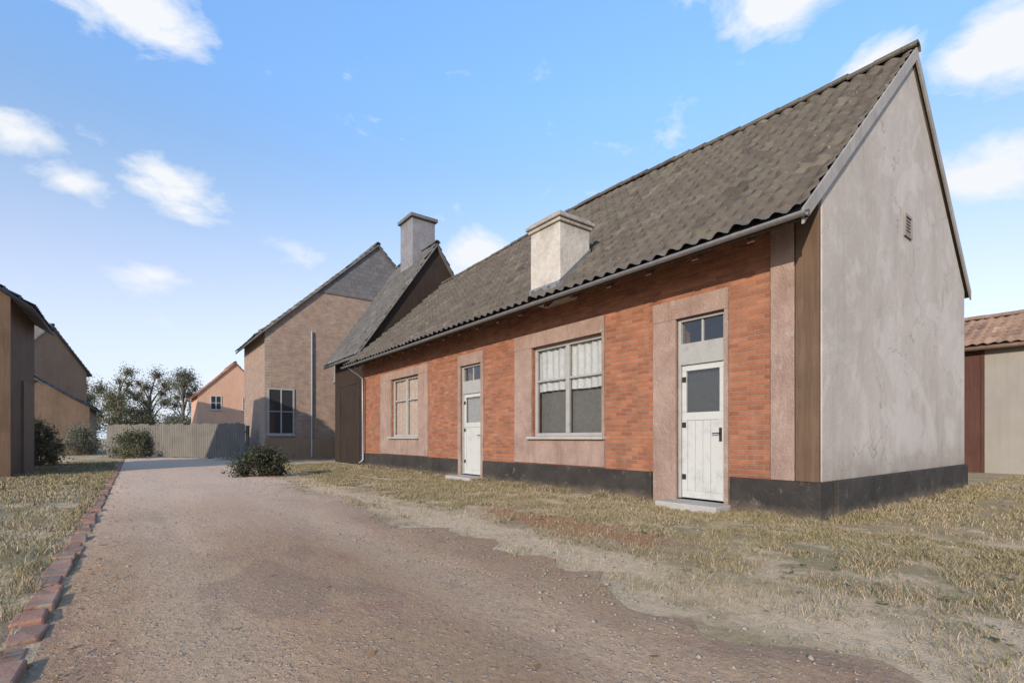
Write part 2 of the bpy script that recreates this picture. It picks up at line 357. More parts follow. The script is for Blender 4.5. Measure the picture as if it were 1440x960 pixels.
# road: strip with a slight crown and two wheel tracks, ragged edges
R0, R1 = -7.12, -4.05
ss = np.concatenate([np.linspace(-14, 30, 260), np.linspace(31, 160, 90)]); nt = 28
verts = []
for s in ss:
    l = R0; r = R1 + .45*min(max((s-4)/10, 0), 1) + .16*math.sin(s*1.3)+.10*math.sin(s*3.1+1)+random.uniform(-.09, .09)+.07*math.sin(s*7.7+2)+.05*math.sin(s*13.1)
    for k in range(nt+1):
        t = k/nt; w = l+(r-l)*t
        z = .006 + .035*(1-(2*t-1)**4) - .014*math.exp(-((t-.27)/.09)**2) - .014*math.exp(-((t-.73)/.09)**2) + .006*math.sin(s*.8+t*5)*(1-(2*t-1)**2)
        verts.append((-s, w, max(z, .005)))
q = [(i*(nt+1)+k, i*(nt+1)+k+1, (i+1)*(nt+1)+k+1, (i+1)*(nt+1)+k) for i in range(len(ss)-1) for k in range(nt)]
road = np_mesh('road', verts, np.array(q)[:, ::-1], M['road'], smooth=True)
road.location = (CX, CY, 0); road.rotation_euler = (0, 0, ROT); tag(road, kind='structure')
# worn red kerb bricks on the left edge
t = NT('kerb_brick'); g_ = t.n.new('ShaderNodeNewGeometry'); c_ = t.mix(g_.outputs['Random Per Island'], (.36, .175, .11), (.28, .16, .11))
t.color(t.mix(t.ramp(t.noise(6, 7, .7), [(.50, 0), (.64, 1)]), c_, (.30, .235, .165))); t.bump(t.noise(40, 5), .6, .01); M['kerb'] = t.m
k = MB(); s = -13.0
while s < 45:
    ln = random.uniform(.28, .36); j = random.uniform(-.02, .02); h = random.uniform(.012, .04)
    if random.random() > .07: k.box(-s-ln+random.uniform(.02, .06), -s, R0-.16+j, R0-.02+j, -.05, h)
    s += ln
k.v = [(a+random.uniform(-.014, .014), b+random.uniform(-.014, .014), c+random.uniform(-.012, .012)) for a, b, c in k.v]
kb = k.build('kerb', M['kerb'], bevel=.012); kb.location = (CX, CY, 0); kb.rotation_euler = (0, 0, ROT); tag(kb, kind='structure')

# ------------------------------------------------------------------ roof helper
def tile_roof(parent, x0, x1, w_eave, z_eave, w_ridge, z_ridge, mat, name='roof', pitchx=.24, row=.34, both=None, res=6, sag=.04, seed=1, bulge=0):
    """tiled slope(s) as real relief; both=(w_eave2, z_eave2) adds the far slope"""
    r = random.Random(seed); V = []; Q = []
    hump = lambda x, t: t*bulge*math.exp(-((x+7.4)/4.2)**2)
    def slope(we, ze):
        L = math.hypot(w_ridge-we, z_ridge-ze); nr = max(3, int(round(L/row))); nx = max(6, int((x1-x0)/pitchx*res))
        nyv, nzv = -(z_ridge-ze)/L, abs(w_ridge-we)/L
        if we > w_ridge: nyv = -nyv
        base = len(V); ts = []
        for i in range(nr): ts += [(i/nr, .062), ((i+.97)/nr, .012)]
        jit = [[r.uniform(-.012, .012)+(.035 if r.random() < .015 else 0) for _ in range(nx//res+2)] for _ in ts]
        for ti, (t, up) in enumerate(ts):
            for i in range(nx+1):
                x = x0+(x1-x0)*i/nx; ph = (x/pitchx) % 1
                prof = .030*math.cos(2*math.pi*ph)
                o = up+prof+jit[ti//2*2][i//res] - sag*math.sin(math.pi*t)*(1-.3*math.sin(x*.9)) + .015*math.sin(x*.6+t*3)
                V.append((x, we+(w_ridge-we)*t+nyv*o, ze+(z_ridge-ze)*t+nzv*o+hump(x, t)))
        for a in range(len(ts)-1):
            for i in range(nx):
                qd = (base+a*(nx+1)+i, base+a*(nx+1)+i+1, base+(a+1)*(nx+1)+i+1, base+(a+1)*(nx+1)+i)
                Q.append(qd if we < w_ridge else qd[::-1])
        # underside deck
        b = len(V); d = .10
        for x in (x0, x1):
            V.extend([(x, we-nyv*d*0+nyv*.0, ze-.02), (x, w_ridge, z_ridge-.02), (x, w_ridge, z_ridge-.14), (x, we, ze-.12)])
        for f in ((0,1,2,3),(7,6,5,4),(0,3,7,4),(3,2,6,7),(0,4,5,1)): Q.append(tuple(b+i for i in f))
    slope(w_eave, z_eave)
    if both: slope(*both)
    return np_mesh(name, V, Q, mat, parent)
def ridge_caps(parent, x0, x1, w, z0, mat, r=.12, bulge=0):
    k = MB(); x = x0
    while x < x1-.05:
        L = min(.40, x1-x); z = z0+bulge*math.exp(-((x+.2+7.4)/4.2)**2)+random.uniform(-.012, .012)
        pts = [(w+r*1.15*math.cos(a), z-.03+r*math.sin(a)) for a in np.linspace(0, math.pi, 9)]
        inner = [(w+(r-.02)*1.15*math.cos(a), z-.05+(r-.02)*math.sin(a)) for a in np.linspace(math.pi, 0, 9)]
        k.extrude(pts+inner, 'x', x, x+L-.006); x += L
    return k.build('ridge_cap', mat, parent, smooth=False)

def window(parent, xc, z0, z1, wdt, y, mat, mullions=1, bars=(.5,), curtain=None, cmat='curtain'):
    """window set in the wall plane at y (outside is -y); frame > sill, pane"""
    x0, x1 = xc-wdt/2, xc+wdt/2; fw = .07
    f = MB().box(x0, x1, y, y+.07, z0, z0+fw).box(x0, x1, y, y+.07, z1-fw, z1)
    xs = [x0]+[x0+wdt*(i+1)/(mullions+1) for i in range(mullions)]+[x1]
    f.box(x0, x0+fw, y, y+.07, z0+fw, z1-fw).box(x1-fw, x1, y, y+.07, z0+fw, z1-fw)
    for m in xs[1:-1]: f.box(m-.045, m+.045, y-.004, y+.07, z0+fw, z1-fw)
    cols = list(zip(xs[:-1], xs[1:]))
    for a, b in cols:
        for t in bars:
            zz = z0+(z1-z0)*t; f.box(a+(fw if a == x0 else .045), b-(fw if b == x1 else .045), y+.006, y+.06, zz-.022, zz+.022)
    fr = f.build('window', mat, parent, bevel=.006)
    MB().box(x0+fw, x1-fw, y+.03, y+.036, z0+fw, z1-fw).build('pane', M['glass'], fr)
    if curtain:
        k = MB(); nn = 84
        zt, zb = z1-fw, z0+(z1-z0)*(1-curtain)
        if curtain < .9: MB().box(x0+.03, x1-.03, y+.16, y+.165, z0+.05, zb+.1).build('net_curtain', M['shade'], fr)
        vs = []
        for i in range(nn+1):
            x = x0+.03+(x1-x0-.06)*i/nn; yy = y+.085+.016*math.sin(i*.8)+.010*math.sin(i*.31+1)
            vs += [(x, yy, zt), (x, yy, zb+.012*math.sin(i*.075))]
        k.add(vs, [(2*i, 2*i+2, 2*i+3, 2*i+1) for i in range(nn)])
        k.build('curtain', M[cmat], fr, smooth=True)
    return fr

# ------------------------------------------------------------------ the brick house
H = thing('brick_house', 'orange brick house with a plain grey rendered gable end and brown tiled roof', 'house', W(0, 0), ROT)
LEN, DEP = 15.6, 7.05; ZB = 4.25; ZW = 4.10; SL = .905
D1 = (-2.06, -1.26); WN1 = (-5.6, -3.6); D2 = (-8.5, -7.55); WN2 = (-12.9, -10.9)
DT = 2.89
holes = [(D1[0], D1[1], .05, DT), (WN1[0], WN1[1], 1.08, 2.95), (D2[0], D2[1], .05, DT), (WN2[0], WN2[1], 1.08, 2.95)]
MB().wall(-LEN, -.29, .5, ZW, 0, .36, [(h[0], h[1], max(h[2], .5), h[3]) for h in holes]).build('facade_wall', M['brick'], H)
# plinth: runs along the facade between the doors and round the gable
pl = MB()
for a, b in ((-LEN, D2[0]-.1), (D2[1]+.1, D1[0]-.45), (D1[1]+.1, 0.0)): pl.box(a, b, -.05, .38, -.1, .5)
pl.box(-.36, .05, .381, DEP+.05, -.1, .5)
for d_, l_, r_ in ((D1, .45, .1), (D2, .1, .1)): pl.box(d_[0]-l_+.002, d_[0]-.001, .022, .375, -.1, .498).box(d_[1]+.001, d_[1]+r_-.002, .022, .375, -.1, .498)
pl.build('plinth', M['plinth'], H, bevel=.015)
# gable end
gp = [(.0, .5), (DEP, .5), (DEP, ZW), (DEP/2, ZW+SL*DEP/2), (0, ZW)]
MB().extrude(gp, 'x', -.28, .0).build('gable_wall', M['gable'], H, bevel=.012)
MB().extrude([(.3, .5), (DEP, .5), (DEP, ZW), (DEP/2, ZW+SL*DEP/2), (.3, ZW+SL*.3)], 'x', -LEN-.02, -LEN+.25).build('far_gable_wall', M['brick_side'], H)
MB().box(-LEN+.26, -.29, DEP-.35, DEP, -.1, ZW).build('rear_wall', M['brick'], H)
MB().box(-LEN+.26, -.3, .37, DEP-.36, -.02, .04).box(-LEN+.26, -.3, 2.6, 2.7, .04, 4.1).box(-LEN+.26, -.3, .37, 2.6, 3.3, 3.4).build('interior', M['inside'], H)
# corner: dark timber post and pale pilaster
MB().box(-.285, -.012, -.07, -.001, .5, ZW-.02).build('corner_board', M['dark_wood'], H, bevel=.01)
MB().box(-.60, -.30, -.06, -.001, .5, ZW-.02).build('pilaster', M['surround'], H, bevel=.01)
# surrounds
def surround(x0, x1, z0, z1, l, r, top, zb, apron=False):
    sr = MB().box(x0-l, x0, -.04, .02, zb, z1).box(x1, x1+r, -.04, .02, zb, z1).box(x0-l, x1+r, -.045, .02, z1, z1+top)
    if apron: sr.box(x0-l, x1+r, -.042, .02, .52, 1.02)
    return sr.build('plaster_surround', M['surround'], H, bevel=.006)
surround(D1[0], D1[1], 0, DT, .42, .06, .30, .0)
surround(D2[0], D2[1], 0, DT, .12, .12, .28, .0)
surround(WN1[0], WN1[1], 0, 2.95, .58, .06, .30, 1.0, True)
surround(WN2[0], WN2[1], 0, 2.95, .85, .60, .25, 1.0, True)
for i, (w_, cur) in enumerate(((WN1, .5), (WN2, .97))):
    fr = window(H, (w_[0]+w_[1])/2, 1.08, 2.95, w_[1]-w_[0]-.01, .07, M['grey_paint'], 1, (.62,), cur, 'rose_curtain' if i else 'curtain')
    MB().box(w_[0]-.08, w_[1]+.08, -.12, .07, 1.02, 1.075).build('sill', M['stone'], fr, bevel=.01)
def door(x0, x1, net):
    y = .06; fw = .05
    # frame and transom bar
    fo = MB().box(x0+.002, x0+fw, y-.03, y+.08, .12, DT-.005).box(x1-fw, x1-.002, y-.03, y+.08, .12, DT-.005).box(x0+fw, x1-fw, y-.03, y+.08, DT-fw, DT-.005)
    fo.box(x0+fw, x1-fw, y-.035, y+.08, 2.17, 2.50)
    fd = fo.build('door', M['grey_paint'], H, bevel=.008)
    a, b = x0+fw+.004, x1-fw-.004
    lf = MB().box(a, b, y, y+.05, .13, .24).box(a, b, y, y+.05, 1.32, 1.44).box(a, b, y, y+.05, 2.08, 2.165)
    lf.box(a, a+.09, y, y+.05, .24, 1.32).box(b-.09, b, y, y+.05, .24, 1.32).box(a, a+.07, y, y+.05, 1.44, 2.08).box(b-.07, b, y, y+.05, 1.44, 2.08)
    n = 4
    for i in range(n):
        p = a+.09+(b-a-.18)*i/n; lf.box(p+.003, p+(b-a-.18)/n-.003, y+.012, y+.04, .24, 1.32)
    lf.build('door_leaf', M['white'], fd, bevel=.005)
    MB().box(a+.07, b-.07, y+.02, y+.026, 1.44, 2.08).build('door_glass', M['glass'], fd)
    MB().box(x0+fw, x1-fw, y+.02, y+.026, 2.5, DT-fw).build('transom_glass', M['glass'], fd)
    MB().box(a, b, y+.09, y+.10, 1.40, 2.10).build('dark_curtain', net, fd)
    MB().box((x0+x1)/2-.015, (x0+x1)/2+.015, y+.005, y+.04, 2.5, DT-fw).build('transom_bar', M['grey_paint'], fd)
    h = MB().box(b-.07, b-.03, y-.012, y-.001, 1.0, 1.2).tube([(b-.05, y-.012, 1.12), (b-.05, y-.06, 1.12), (b-.15, y-.06, 1.115)], .009, 8)
    h.build('handle', M['iron'], fd)
    MB().box(x0-.1, x1+.1, -.42, .10, -.1, .10).build('doorstep', M['stone'], H, bevel=.015)
door(*D1, M['door_net']); door(*D2, M['net'])
# roof
E = .66; ZR = ZB+SL*DEP/2
tile_roof(H, -LEN-.1, .045, -E, ZB-SL*E, DEP/2, ZR, M['roof'], both=(DEP+.16, ZB-SL*.16), bulge=.26)
ridge_caps(H, -LEN-.1, .10, DEP/2, ZR+.03, M['roof'], bulge=.26)
# soffit: rafters and boards under the overhang, fascia, gutter, downpipe
rf = MB(); x = -LEN+.2
while x < -.1:
    poly = [(-E+.06, ZB-SL*(E-.06)-.22), (.0, ZB-.26), (.0, ZB-.14), (-E+.06, ZB-SL*(E-.06)-.14)]
    rf.extrude(poly, 'x', x-.05, x+.05); x += .78
rf.build('rafter', M['dark_wood_x'], H)
MB().box(-LEN-.08, .12, -E-.012, -E+.02, ZB-SL*E-.10, ZB-SL*E-.015).build('fascia', M['dark_wood_x'], H, bevel=.004)
bd = MB().extrude([(-E-.02, ZB-SL*(E+.02)+.03), (DEP/2, ZR+.035), (DEP/2, ZR-.17), (-E-.02, ZB-SL*(E+.02)-.15)], 'x', .048, .075)
bd.extrude([(DEP+.18, ZB-SL*.18+.03), (DEP/2+.002, ZR+.035), (DEP/2+.002, ZR-.17), (DEP+.18, ZB-SL*.18-.15)], 'x', .048, .075)
bd.extrude([(-E, ZB-SL*E-.02), (DEP/2, ZR-.02), (DEP/2, ZR-.12), (-E, ZB-SL*E-.12)], 'x', .002, .046).extrude([(DEP+.16, ZB-SL*.16-.02), (DEP/2+.002, ZR-.02), (DEP/2+.002, ZR-.12), (DEP+.16, ZB-SL*.16-.12)], 'x', .002, .046)
bd.build('verge_board', M['verge'], H)
g = MB(); ang = np.linspace(math.pi, 2*math.pi, 9); zc = ZB-SL*E-.05; yc = -E-.065
prof = [(yc+.05*math.cos(a), zc+.05*math.sin(a)) for a in ang]+[(yc+.042*math.cos(a), zc+.042*math.sin(a)) for a in ang[::-1]]
g.extrude(prof, 'x', -LEN-.05, .12); g.build('gutter', M['metal'], H)
# small vent in the gable
v = MB().box(.001, .03, 3.1, 3.45, 4.3, 4.34).box(.001, .03, 3.1, 3.45, 4.62, 4.66).box(.001, .03, 3.1, 3.14, 4.34, 4.62).box(.001, .03, 3.41, 3.45, 4.34, 4.62)
for i in range(5): v.box(.004, .02, 3.14, 3.41, 4.36+i*.052, 4.385+i*.052)
v.build('gable_vent', M['grey_wood'], H)
# chimney on the street slope
cx = -4.72; cy = -.02
ch = MB().box(cx-.43, cx+.43, cy-.40, cy+.40, 3.7, 5.10).box(cx-.47, cx+.47, cy-.44, cy+.44, 5.10, 5.17).box(cx-.51, cx+.51, cy-.48, cy+.48, 5.17, 5.24).box(cx-.45, cx+.45, cy-.42, cy+.42, 5.24, 5.30)
ch = ch.build('chimney', M['cream'], H, bevel=.02)
MB().tube([(cx-.02, cy, 5.29), (cx-.02, cy, 5.46)], [.13, .11], 14).build('chimney_pot', M['surround'], ch)
fl = MB()
for y0_, y1_ in ((cy-.412, cy+.412),):
    za, zb_ = ZB+SL*y0_, ZB+SL*y1_
    for xx in (cx-.441, cx+.430): fl.add([(xx, y0_, za-.02), (xx+.011, y0_, za-.02), (xx+.011, y1_, zb_-.02), (xx, y1_, zb_-.02), (xx, y0_, za+.14), (xx+.011, y0_, za+.14), (xx+.011, y1_, zb_+.16), (xx, y1_, zb_+.16)], [(0,3,2,1),(4,5,6,7),(0,1,5,4),(1,2,6,5),(2,3,7,6),(3,0,4,7)])
    fl.box(cx-.441, cx+.441, y0_-.011, y0_, za-.05, za+.13)
fl.build('flashing', M['metal'], ch)
dp = MB().tube([(-15.2, -E-.06, 3.62), (-15.2, -.4, 3.4), (-15.2, -.1, 3.2), (-15.2, -.1, .25), (-15.2, -.25, .12)], .04, 10).build('downpipe', M['metal'], H, smooth=True)
y = .06
for a in ((D1, 1), (D2, 2)):
    hx = a[0][0]+.075
    for zz in (.45, 1.25, 1.95): MB().box(hx-.012, hx+.05, y-.012, y-.001, zz-.04, zz+.04).build('hinge', M['iron'], H)

# ------------------------------------------------------------------ generic neighbour building
def building(name, label, cat, s0, w0, length, depth, zw, zr, wallm, roofm, over=.3, gable_m=None, frame=True, res=3, rz=ROT, sidem=None, clad=None):
    o = thing(name, label, cat, W(s0, w0), rz)
    MB().box(-length, 0, 0, .25, -.1, zw).build('wall', wallm, o); MB().box(-length, 0, depth-.25, depth, -.1, zw).build('wall', wallm, o)
    gp = [(.001, -.1), (depth-.001, -.1), (depth-.001, zw), (depth/2, zr-.05), (.001, zw)]
    gw = MB().extrude([(.25, -.1), (depth-.25, -.1), (depth-.25, zw), (.25, zw)], 'x', -.25, -.002); gw.build('end_wall', sidem or wallm, o)
    MB().extrude([(.25, -.1), (depth-.25, -.1), (depth-.25, zw), (.25, zw)], 'x', -length+.002, -length+.25).build('end_wall', sidem or wallm, o)
    tri = [(.002, zw), (depth-.002, zw), (depth/2, zr-.06)]; gm = gable_m or sidem or wallm
    MB().extrude(tri, 'x', -.22, .004).build('gable', gm, o); MB().extrude(tri, 'x', -length-.004, -length+.22).build('gable', gm, o)
    if clad:
        f = (clad-zw)/(zr-.06-zw); h_ = depth/2
        MB().extrude([(h_*f+.05, clad), (depth-h_*f-.05, clad), (h_, zr-.1)], 'x', .005, .05).build('slate_cladding', M['slate_hung'], o)
    sl = (zr-zw)/(depth/2)
    tile_roof(o, -length-.15, .15, -over, zw-sl*over+.06, depth/2, zr+.06, roofm, both=(depth+over, zw-sl*over+.06), res=res, seed=hash(name) % 99)
    ridge_caps(o, -length-.15, .15, depth/2, zr+.1, roofm)
    return o
def opening(parent, x0, x1, z0, z1, y, mat, name='door', frame=None):
    fr = MB().box(x0-.08, x0, y-.03, y+.02, z0, z1+.08).box(x1, x1+.08, y-.03, y+.02, z0, z1+.08).box(x0, x1, y-.03, y+.02, z1, z1+.08)
    f = fr.build(name, frame or M['brown_wood'], parent)
    k = MB(); n = max(2, int((x1-x0)/.18))
    for i in range(n):
        a = x0+(x1-x0)*i/n; k.box(a+.004, x0+(x1-x0)*(i+1)/n-.004, y-.012, y-.002, z0, z1)
    k.build('boards', mat, f); return f
def side_window(parent, y0, y1, z0, z1, x, mat):
    """window on an end wall (outside is +x)"""
    f = MB().box(x+.001, x+.05, y0, y1, z0, z0+.07).box(x+.001, x+.05, y0, y1, z1-.07, z1).box(x+.001, x+.05, y0, y0+.07, z0+.07, z1-.07).box(x+.001, x+.05, y1-.07, y1, z0+.07, z1-.07)
    f.box(x+.001, x+.045, (y0+y1)/2-.03, (y0+y1)/2+.03, z0+.07, z1-.07).box(x+.001, x+.042, y0+.07, (y0+y1)/2-.03, (z0+z1)/2-.02, (z0+z1)/2+.02).box(x+.001, x+.042, (y0+y1)/2+.03, y1-.07, (z0+z1)/2-.02, (z0+z1)/2+.02)
    fr = f.build('window', mat, parent)
    MB().box(x+.004, x+.02, y0+.07, y1-.07, z0+.07, z1-.07).build('pane', M['dark_pane'], fr)
    MB().box(x+.001, x+.09, y0-.06, y1+.06, z0-.06, z0-.001).build('sill', M['stone'], fr)
    return fr
t = NT('dark_pane'); t.color((.035, .037, .038)); t.p.inputs['Roughness'].default_value = .08; t.p.inputs['Specular IOR Level'].default_value = .6; M['dark_pane'] = t.m

t = NT('hung_slate'); b_ = t.n.new('ShaderNodeTexBrick'); t.lk(t.swiz('YZX'), b_.inputs['Vector']); b_.inputs['Scale'].default_value = 1
b_.inputs['Brick Width'].default_value = .3; b_.inputs['Row Height'].default_value = .22; b_.inputs['Mortar Size'].default_value = .006
b_.inputs['Color1'].default_value = (.17, .155, .15, 1); b_.inputs['Color2'].default_value = (.13, .125, .125, 1); b_.inputs['Mortar'].default_value = (.06, .06, .06, 1)
t.color(t.mix(.5, b_.outputs['Color'], t.ramp(t.noise(2, 7, .7), [(.3, .6), (.7, 1.3)]), 'MULTIPLY')); t.bump(b_.outputs['Fac'], -.5, .01); M['slate_hung'] = t.m
# dark timber barn that joins the far end of the brick house
B = building('timber_barn', 'dark timber barn with steep grey roof joined to the far end of the brick house', 'barn', 15.95, .3, 3.7, 6.0, 4.75, 9.1, M['tarred_wood'], M['roof_grey'], .45)
opening(B, -2.9, -.7, 0, 3.2, 0, M['tarred_wood'], frame=M['tarred_wood'])
ck = MB().box(-2.3, -1.1, 2.45, 3.55, 8.3, 10.55).box(-2.4, -1.0, 2.35, 3.65, 10.55, 10.7).build('chimney', M['stack'], B, bevel=.02)
sk = MB().box(-3.0, -2.2, -.02, .0, 0, .9).build('skylight', M['metal'], B); sk.location = (0, 1.95, 7.25); sk.rotation_euler = (-math.atan2(3.0, 4.35), 0, 0)
# tall house farther down the lane
H2 = building('tall_house', 'tall two-storey house with weathered pale brick gable beyond the timber barn', 'house', 23, -1.9, 5.5, 11.0, 6.1, 11.3, M['brick_pale_x'], M['roof_grey'], .4, sidem=M['brick_pale'], gable_m=M['brick_pale'], clad=8.3)
side_window(H2, .12, 1.3, 1.2, 3.4, .0, M['grey_paint']); side_window(H2, 3.2, 4.4, 3.9, 5.4, .0, M['grey_paint'])
MB().tube([(.07, 2.1, 6.3), (.07, 2.1, .1)], .05, 8).build('downpipe', M['metal'], H2)
MB().box(.001, .06, .0, 11.0, -.1, 1.0).build('plinth', M['brown_plaster'], H2, bevel=.01)
# far orange cottage
H3 = building('far_cottage', 'small orange house seen far down the lane just left of the tall house', 'house', 50, -2.3, 6, 6.0, 5.0, 8.0, M['orange_plaster'], M['roof_red'], .3, sidem=M['orange_plaster'])
side_window(H3, 1.0, 1.9, 3.6, 4.9, .0, M['white']); side_window(H3, 3.6, 4.5, 3.6, 4.9, .0, M['white'])
# outbuilding at the right edge
H4 = building('outbuilding', 'pale rendered outbuilding with dark timber door and red tiled roof behind the grey gable', 'outbuilding', -5.0, 13.6, 7.2, 5, 3.85, 5.0, M['beige'], M['roof_dull_red'], .3, sidem=M['beige'])
opening(H4, -6.45, -5.85, 0, 3.6, 0, M['dark_red_wood'], frame=M['dark_red_wood'])
# left side of the lane (s grows away from the camera: a building reaches from s0 to s0+length)
H5 = building('plank_barn', 'dark brown plank barn at the left edge of the lane', 'barn', 15.8, -9.35-6, 3.9, 6, 4.8, 6.9, M['dark_wood'], M['roof_grey'], .45)
MB().box(-3.4, -1.6, 6.001, 6.05, 0, 2.7).build('barn_door', M['brown_wood'], H5)
H6 = building('grey_roofed_house', 'brown house with low grey roof just beyond the plank barn', 'house', 39.7, -12.85, 9, 6.5, 5.9, 8.5, M['brown_plaster'], M['roof_grey'], .35, sidem=M['brown_plaster'], rz=.12)
for a in (-1.5, -4.6):
    for z_ in (1.2, 4.2):
        f = MB().box(a-.5, a+.5, -.05, -.001, z_, z_+.08).box(a-.5, a+.5, -.05, -.001, z_+1.5, z_+1.58).box(a-.5, a-.42, -.05, -.001, z_+.08, z_+1.5).box(a+.42, a+.5, -.05, -.001, z_+.08, z_+1.5).box(a-.035, a+.035, -.045, -.001, z_+.08, z_+1.5).build('window', M['grey_paint'], H6)
        MB().box(a-.42, a+.42, -.02, -.005, z_+.08, z_+1.5).build('pane', M['dark_pane'], f)
H7 = building('brown_shed', 'small brown shed with low roof at the far left end of the lane', 'shed', 38, -9.0-5, 7, 5, 3.0, 4.6, M['brown_wood'], M['roof_grey'], .3, sidem=M['brown_wood'])
# board fence closing the end of the lane
def fence(name, label, p0, p1, h, mat):
    p0, p1 = Vector(p0), Vector(p1); d = p1-p0; o = thing(name, label, 'fence', (p0.x, p0.y, 0), math.atan2(d.y, d.x)); L = d.length; r = random.Random(3)
    k = MB(); x = 0
    while x < L-.1:
        w_ = r.uniform(.13, .17); k.box(x, x+w_-.012, 0, .025, .08+r.uniform(-.03, .03), h+r.uniform(-.05, .05)); x += w_
    k.build('boards', mat, o)
    for z in (.45, h-.4): MB().box(0, L, .026, .08, z-.05, z+.05).build('rail', mat, o)
    n_ = int(L/2.4)+1
    for i in range(n_): MB().box(i*2.4-.06, i*2.4+.06, .081, .2, -.2, h-.1).build('post', mat, o)
    return o
fence('board_fence', 'weathered grey board fence standing across the far end of the lane', ((150-720)/700*27, 27), ((345-720)/700*24, 24), 1.75, M['silver_wood'])

# ------------------------------------------------------------------ trees and bushes
def leaf_cloud(centres, n, size, rr):
    """n small leaves spread round the clump centres"""
    cs = np.array([c[:3] for c in centres]); rad = np.array([c[3] for c in centres])
    pr = rad**2; idx = rr.choice(len(cs), n, p=pr/pr.sum())
    d = rr.normal(size=(n, 3)); d /= np.linalg.norm(d, axis=1)[:, None]
    p = cs[idx] + d*(rad[idx]*np.minimum(np.abs(rr.normal(0, .62, n)), 1.3))[:, None]
    a = rr.normal(size=(n, 3)); a /= np.linalg.norm(a, axis=1)[:, None]
    b = np.cross(a, rr.normal(size=(n, 3))); b /= np.linalg.norm(b, axis=1)[:, None]
    sz = size*rr.uniform(.6, 1.3, n)[:, None]
    V = np.stack([p-a*sz, p+b*sz*.5, p+a*sz, p-b*sz*.5], 1).reshape(-1, 3)
    return V, np.arange(4*n).reshape(n, 4)
def tree(name, label, x, y, h, cr, mat, seed, n=5000, size=.12, low=.35, group=None):
    rr = np.random.default_rng(seed); r = random.Random(seed)
    o = thing(name, label, 'tree', (x, y, 0), r.uniform(0, 6), group)
    tr = MB(); tr.tube([(0, 0, -.1), (.05, 0, h*.2), (-.05, .1, h*.45), (.05, 0, h*.75)], [h*.035, h*.028, h*.02, h*.008], 9)
    cents = []
    for i in range(30):
        a = r.uniform(0, 6.28); z = h*r.uniform(low, .95); q = cr*r.uniform(.3, .85)*math.sin(math.pi*min(1, (z/h-low)/(1-low)*.75+.22))
        p = (q*math.cos(a), q*math.sin(a), z); b0 = (0, 0, max(h*.15, z-h*.25))
        tr.tube([b0, tuple((Vector(b0)+Vector(p))/2+Vector((0, 0, .1*h*.3))), p], [h*.012, h*.008, h*.003], 6)
        cents.append((*p, cr*r.uniform(.18, .36)))
    tr.build('trunk', M['bark'], o, smooth=True)
    V, Q = leaf_cloud(cents, n, size, rr); np_mesh('crown', V, Q, mat, o); return o
def bush(name, label, x, y, h, r_, mat, seed, n=1800, size=.06, group=None):
    rr = np.random.default_rng(seed); r = random.Random(seed)
    o = thing(name, label, 'bush', (x, y, 0), r.uniform(0, 6), group); st = MB(); cents = []
    for i in range(18):
        a = i*2.4+r.uniform(-.5, .5); q = r_*r.uniform(.1, .8)*(1.1-.55*i/18); z = h*(.12+.74*(i+r.random())/18)
        p = (q*math.cos(a), q*math.sin(a), z); st.tube([(p[0]*.15, p[1]*.15, -.05), (p[0]*.6, p[1]*.6, z*.6), p], [.02, .014, .005], 5)
        cents.append((*p, min(r_, h)*r.uniform(.30, .5)*(1.15-.5*z/h)))
    st.build('stem', M['bark'], o)
    V, Q = leaf_cloud(cents, n, size, rr); V[:, 2] = np.maximum(V[:, 2], .02)
    np_mesh('foliage', V, Q, mat, o); return o
def at(px, Y): return ((px-720)/700*Y, Y)
tree('roadside_tree', 'grey-green tree standing at the end of the lane nearest the orange cottage', *at(258, 66), 10.0, 4.4, M['leaf_grey'], 11, 26000, .11, .08)
tree('roadside_tree', 'olive tree beyond the brown shed, left of the other trees', *at(168, 66), 10.4, 4.6, M['leaf_olive'], 12, 26000, .11, .08)
tree('roadside_tree', 'brownish tree growing between the other two trees at the end of the lane', *at(212, 72), 10.8, 4.6, M['leaf_brown'], 13, 26000, .11, .08)
bush('bush', 'dark low bush at the roadside below the tall house', *at(374, 13.4), .85, .75, M['leaf_dark'], 21, 9000, .036)
tree('roadside_tree', 'greyish tree at the far left, partly hidden by the brown shed', *at(112, 72), 10.2, 4.6, M['leaf_grey'], 14, 26000, .11, .08)
bush('bush', 'grey-green bush in front of the brown shed', *at(112, 30), 1.9, 1.3, M['leaf_grey'], 22, 8000, .05)
bush('bush', 'brownish bush beside the plank barn', *at(52, 18.5), 1.9, 1.0, M['leaf_brown'], 23, 8000, .045)
bush('bush', 'wide olive bush by the board fence', *at(185, 25.5), 1.5, 1.4, M['leaf_olive'], 24, 9000, .05)

# ------------------------------------------------------------------ grass and stones
def m_grass():
    t = NT('dry_grass'); g = t.n.new('ShaderNodeNewGeometry')
    col = t.ramp(g.outputs['Random Per Island'], [(0, (.115, .135, .045)), (.16, (.165, .15, .07)), (.4, (.25, .195, .112)), (.7, (.36, .265, .162)), (1, (.49, .38, .26))])
    col = t.mix(t.math('MULTIPLY', t.ramp(t.noise(.45, 6), [(.42, 0), (.6, 1)]), .55), col, (.25, .205, .09)); t.color(col)
    t.p.inputs['Roughness'].default_value = .8; return t.m
M['grass'] = m_grass()
def patchy(x, y, k=1.0, ph=0.0):
    """cheap smooth noise, 0..1"""
    v = 0; a = 1
    for i in range(5):
        c, q_ = math.cos(i*1.9+ph), math.sin(i*1.9+ph)
        v = v + a*np.sin((x*c+y*q_)*k*1.7**i+i*2.3+1.3*np.sin((y*c-x*q_)*k*1.4**i)); a *= .72
    return np.clip(.5+v*.22, 0, 1)
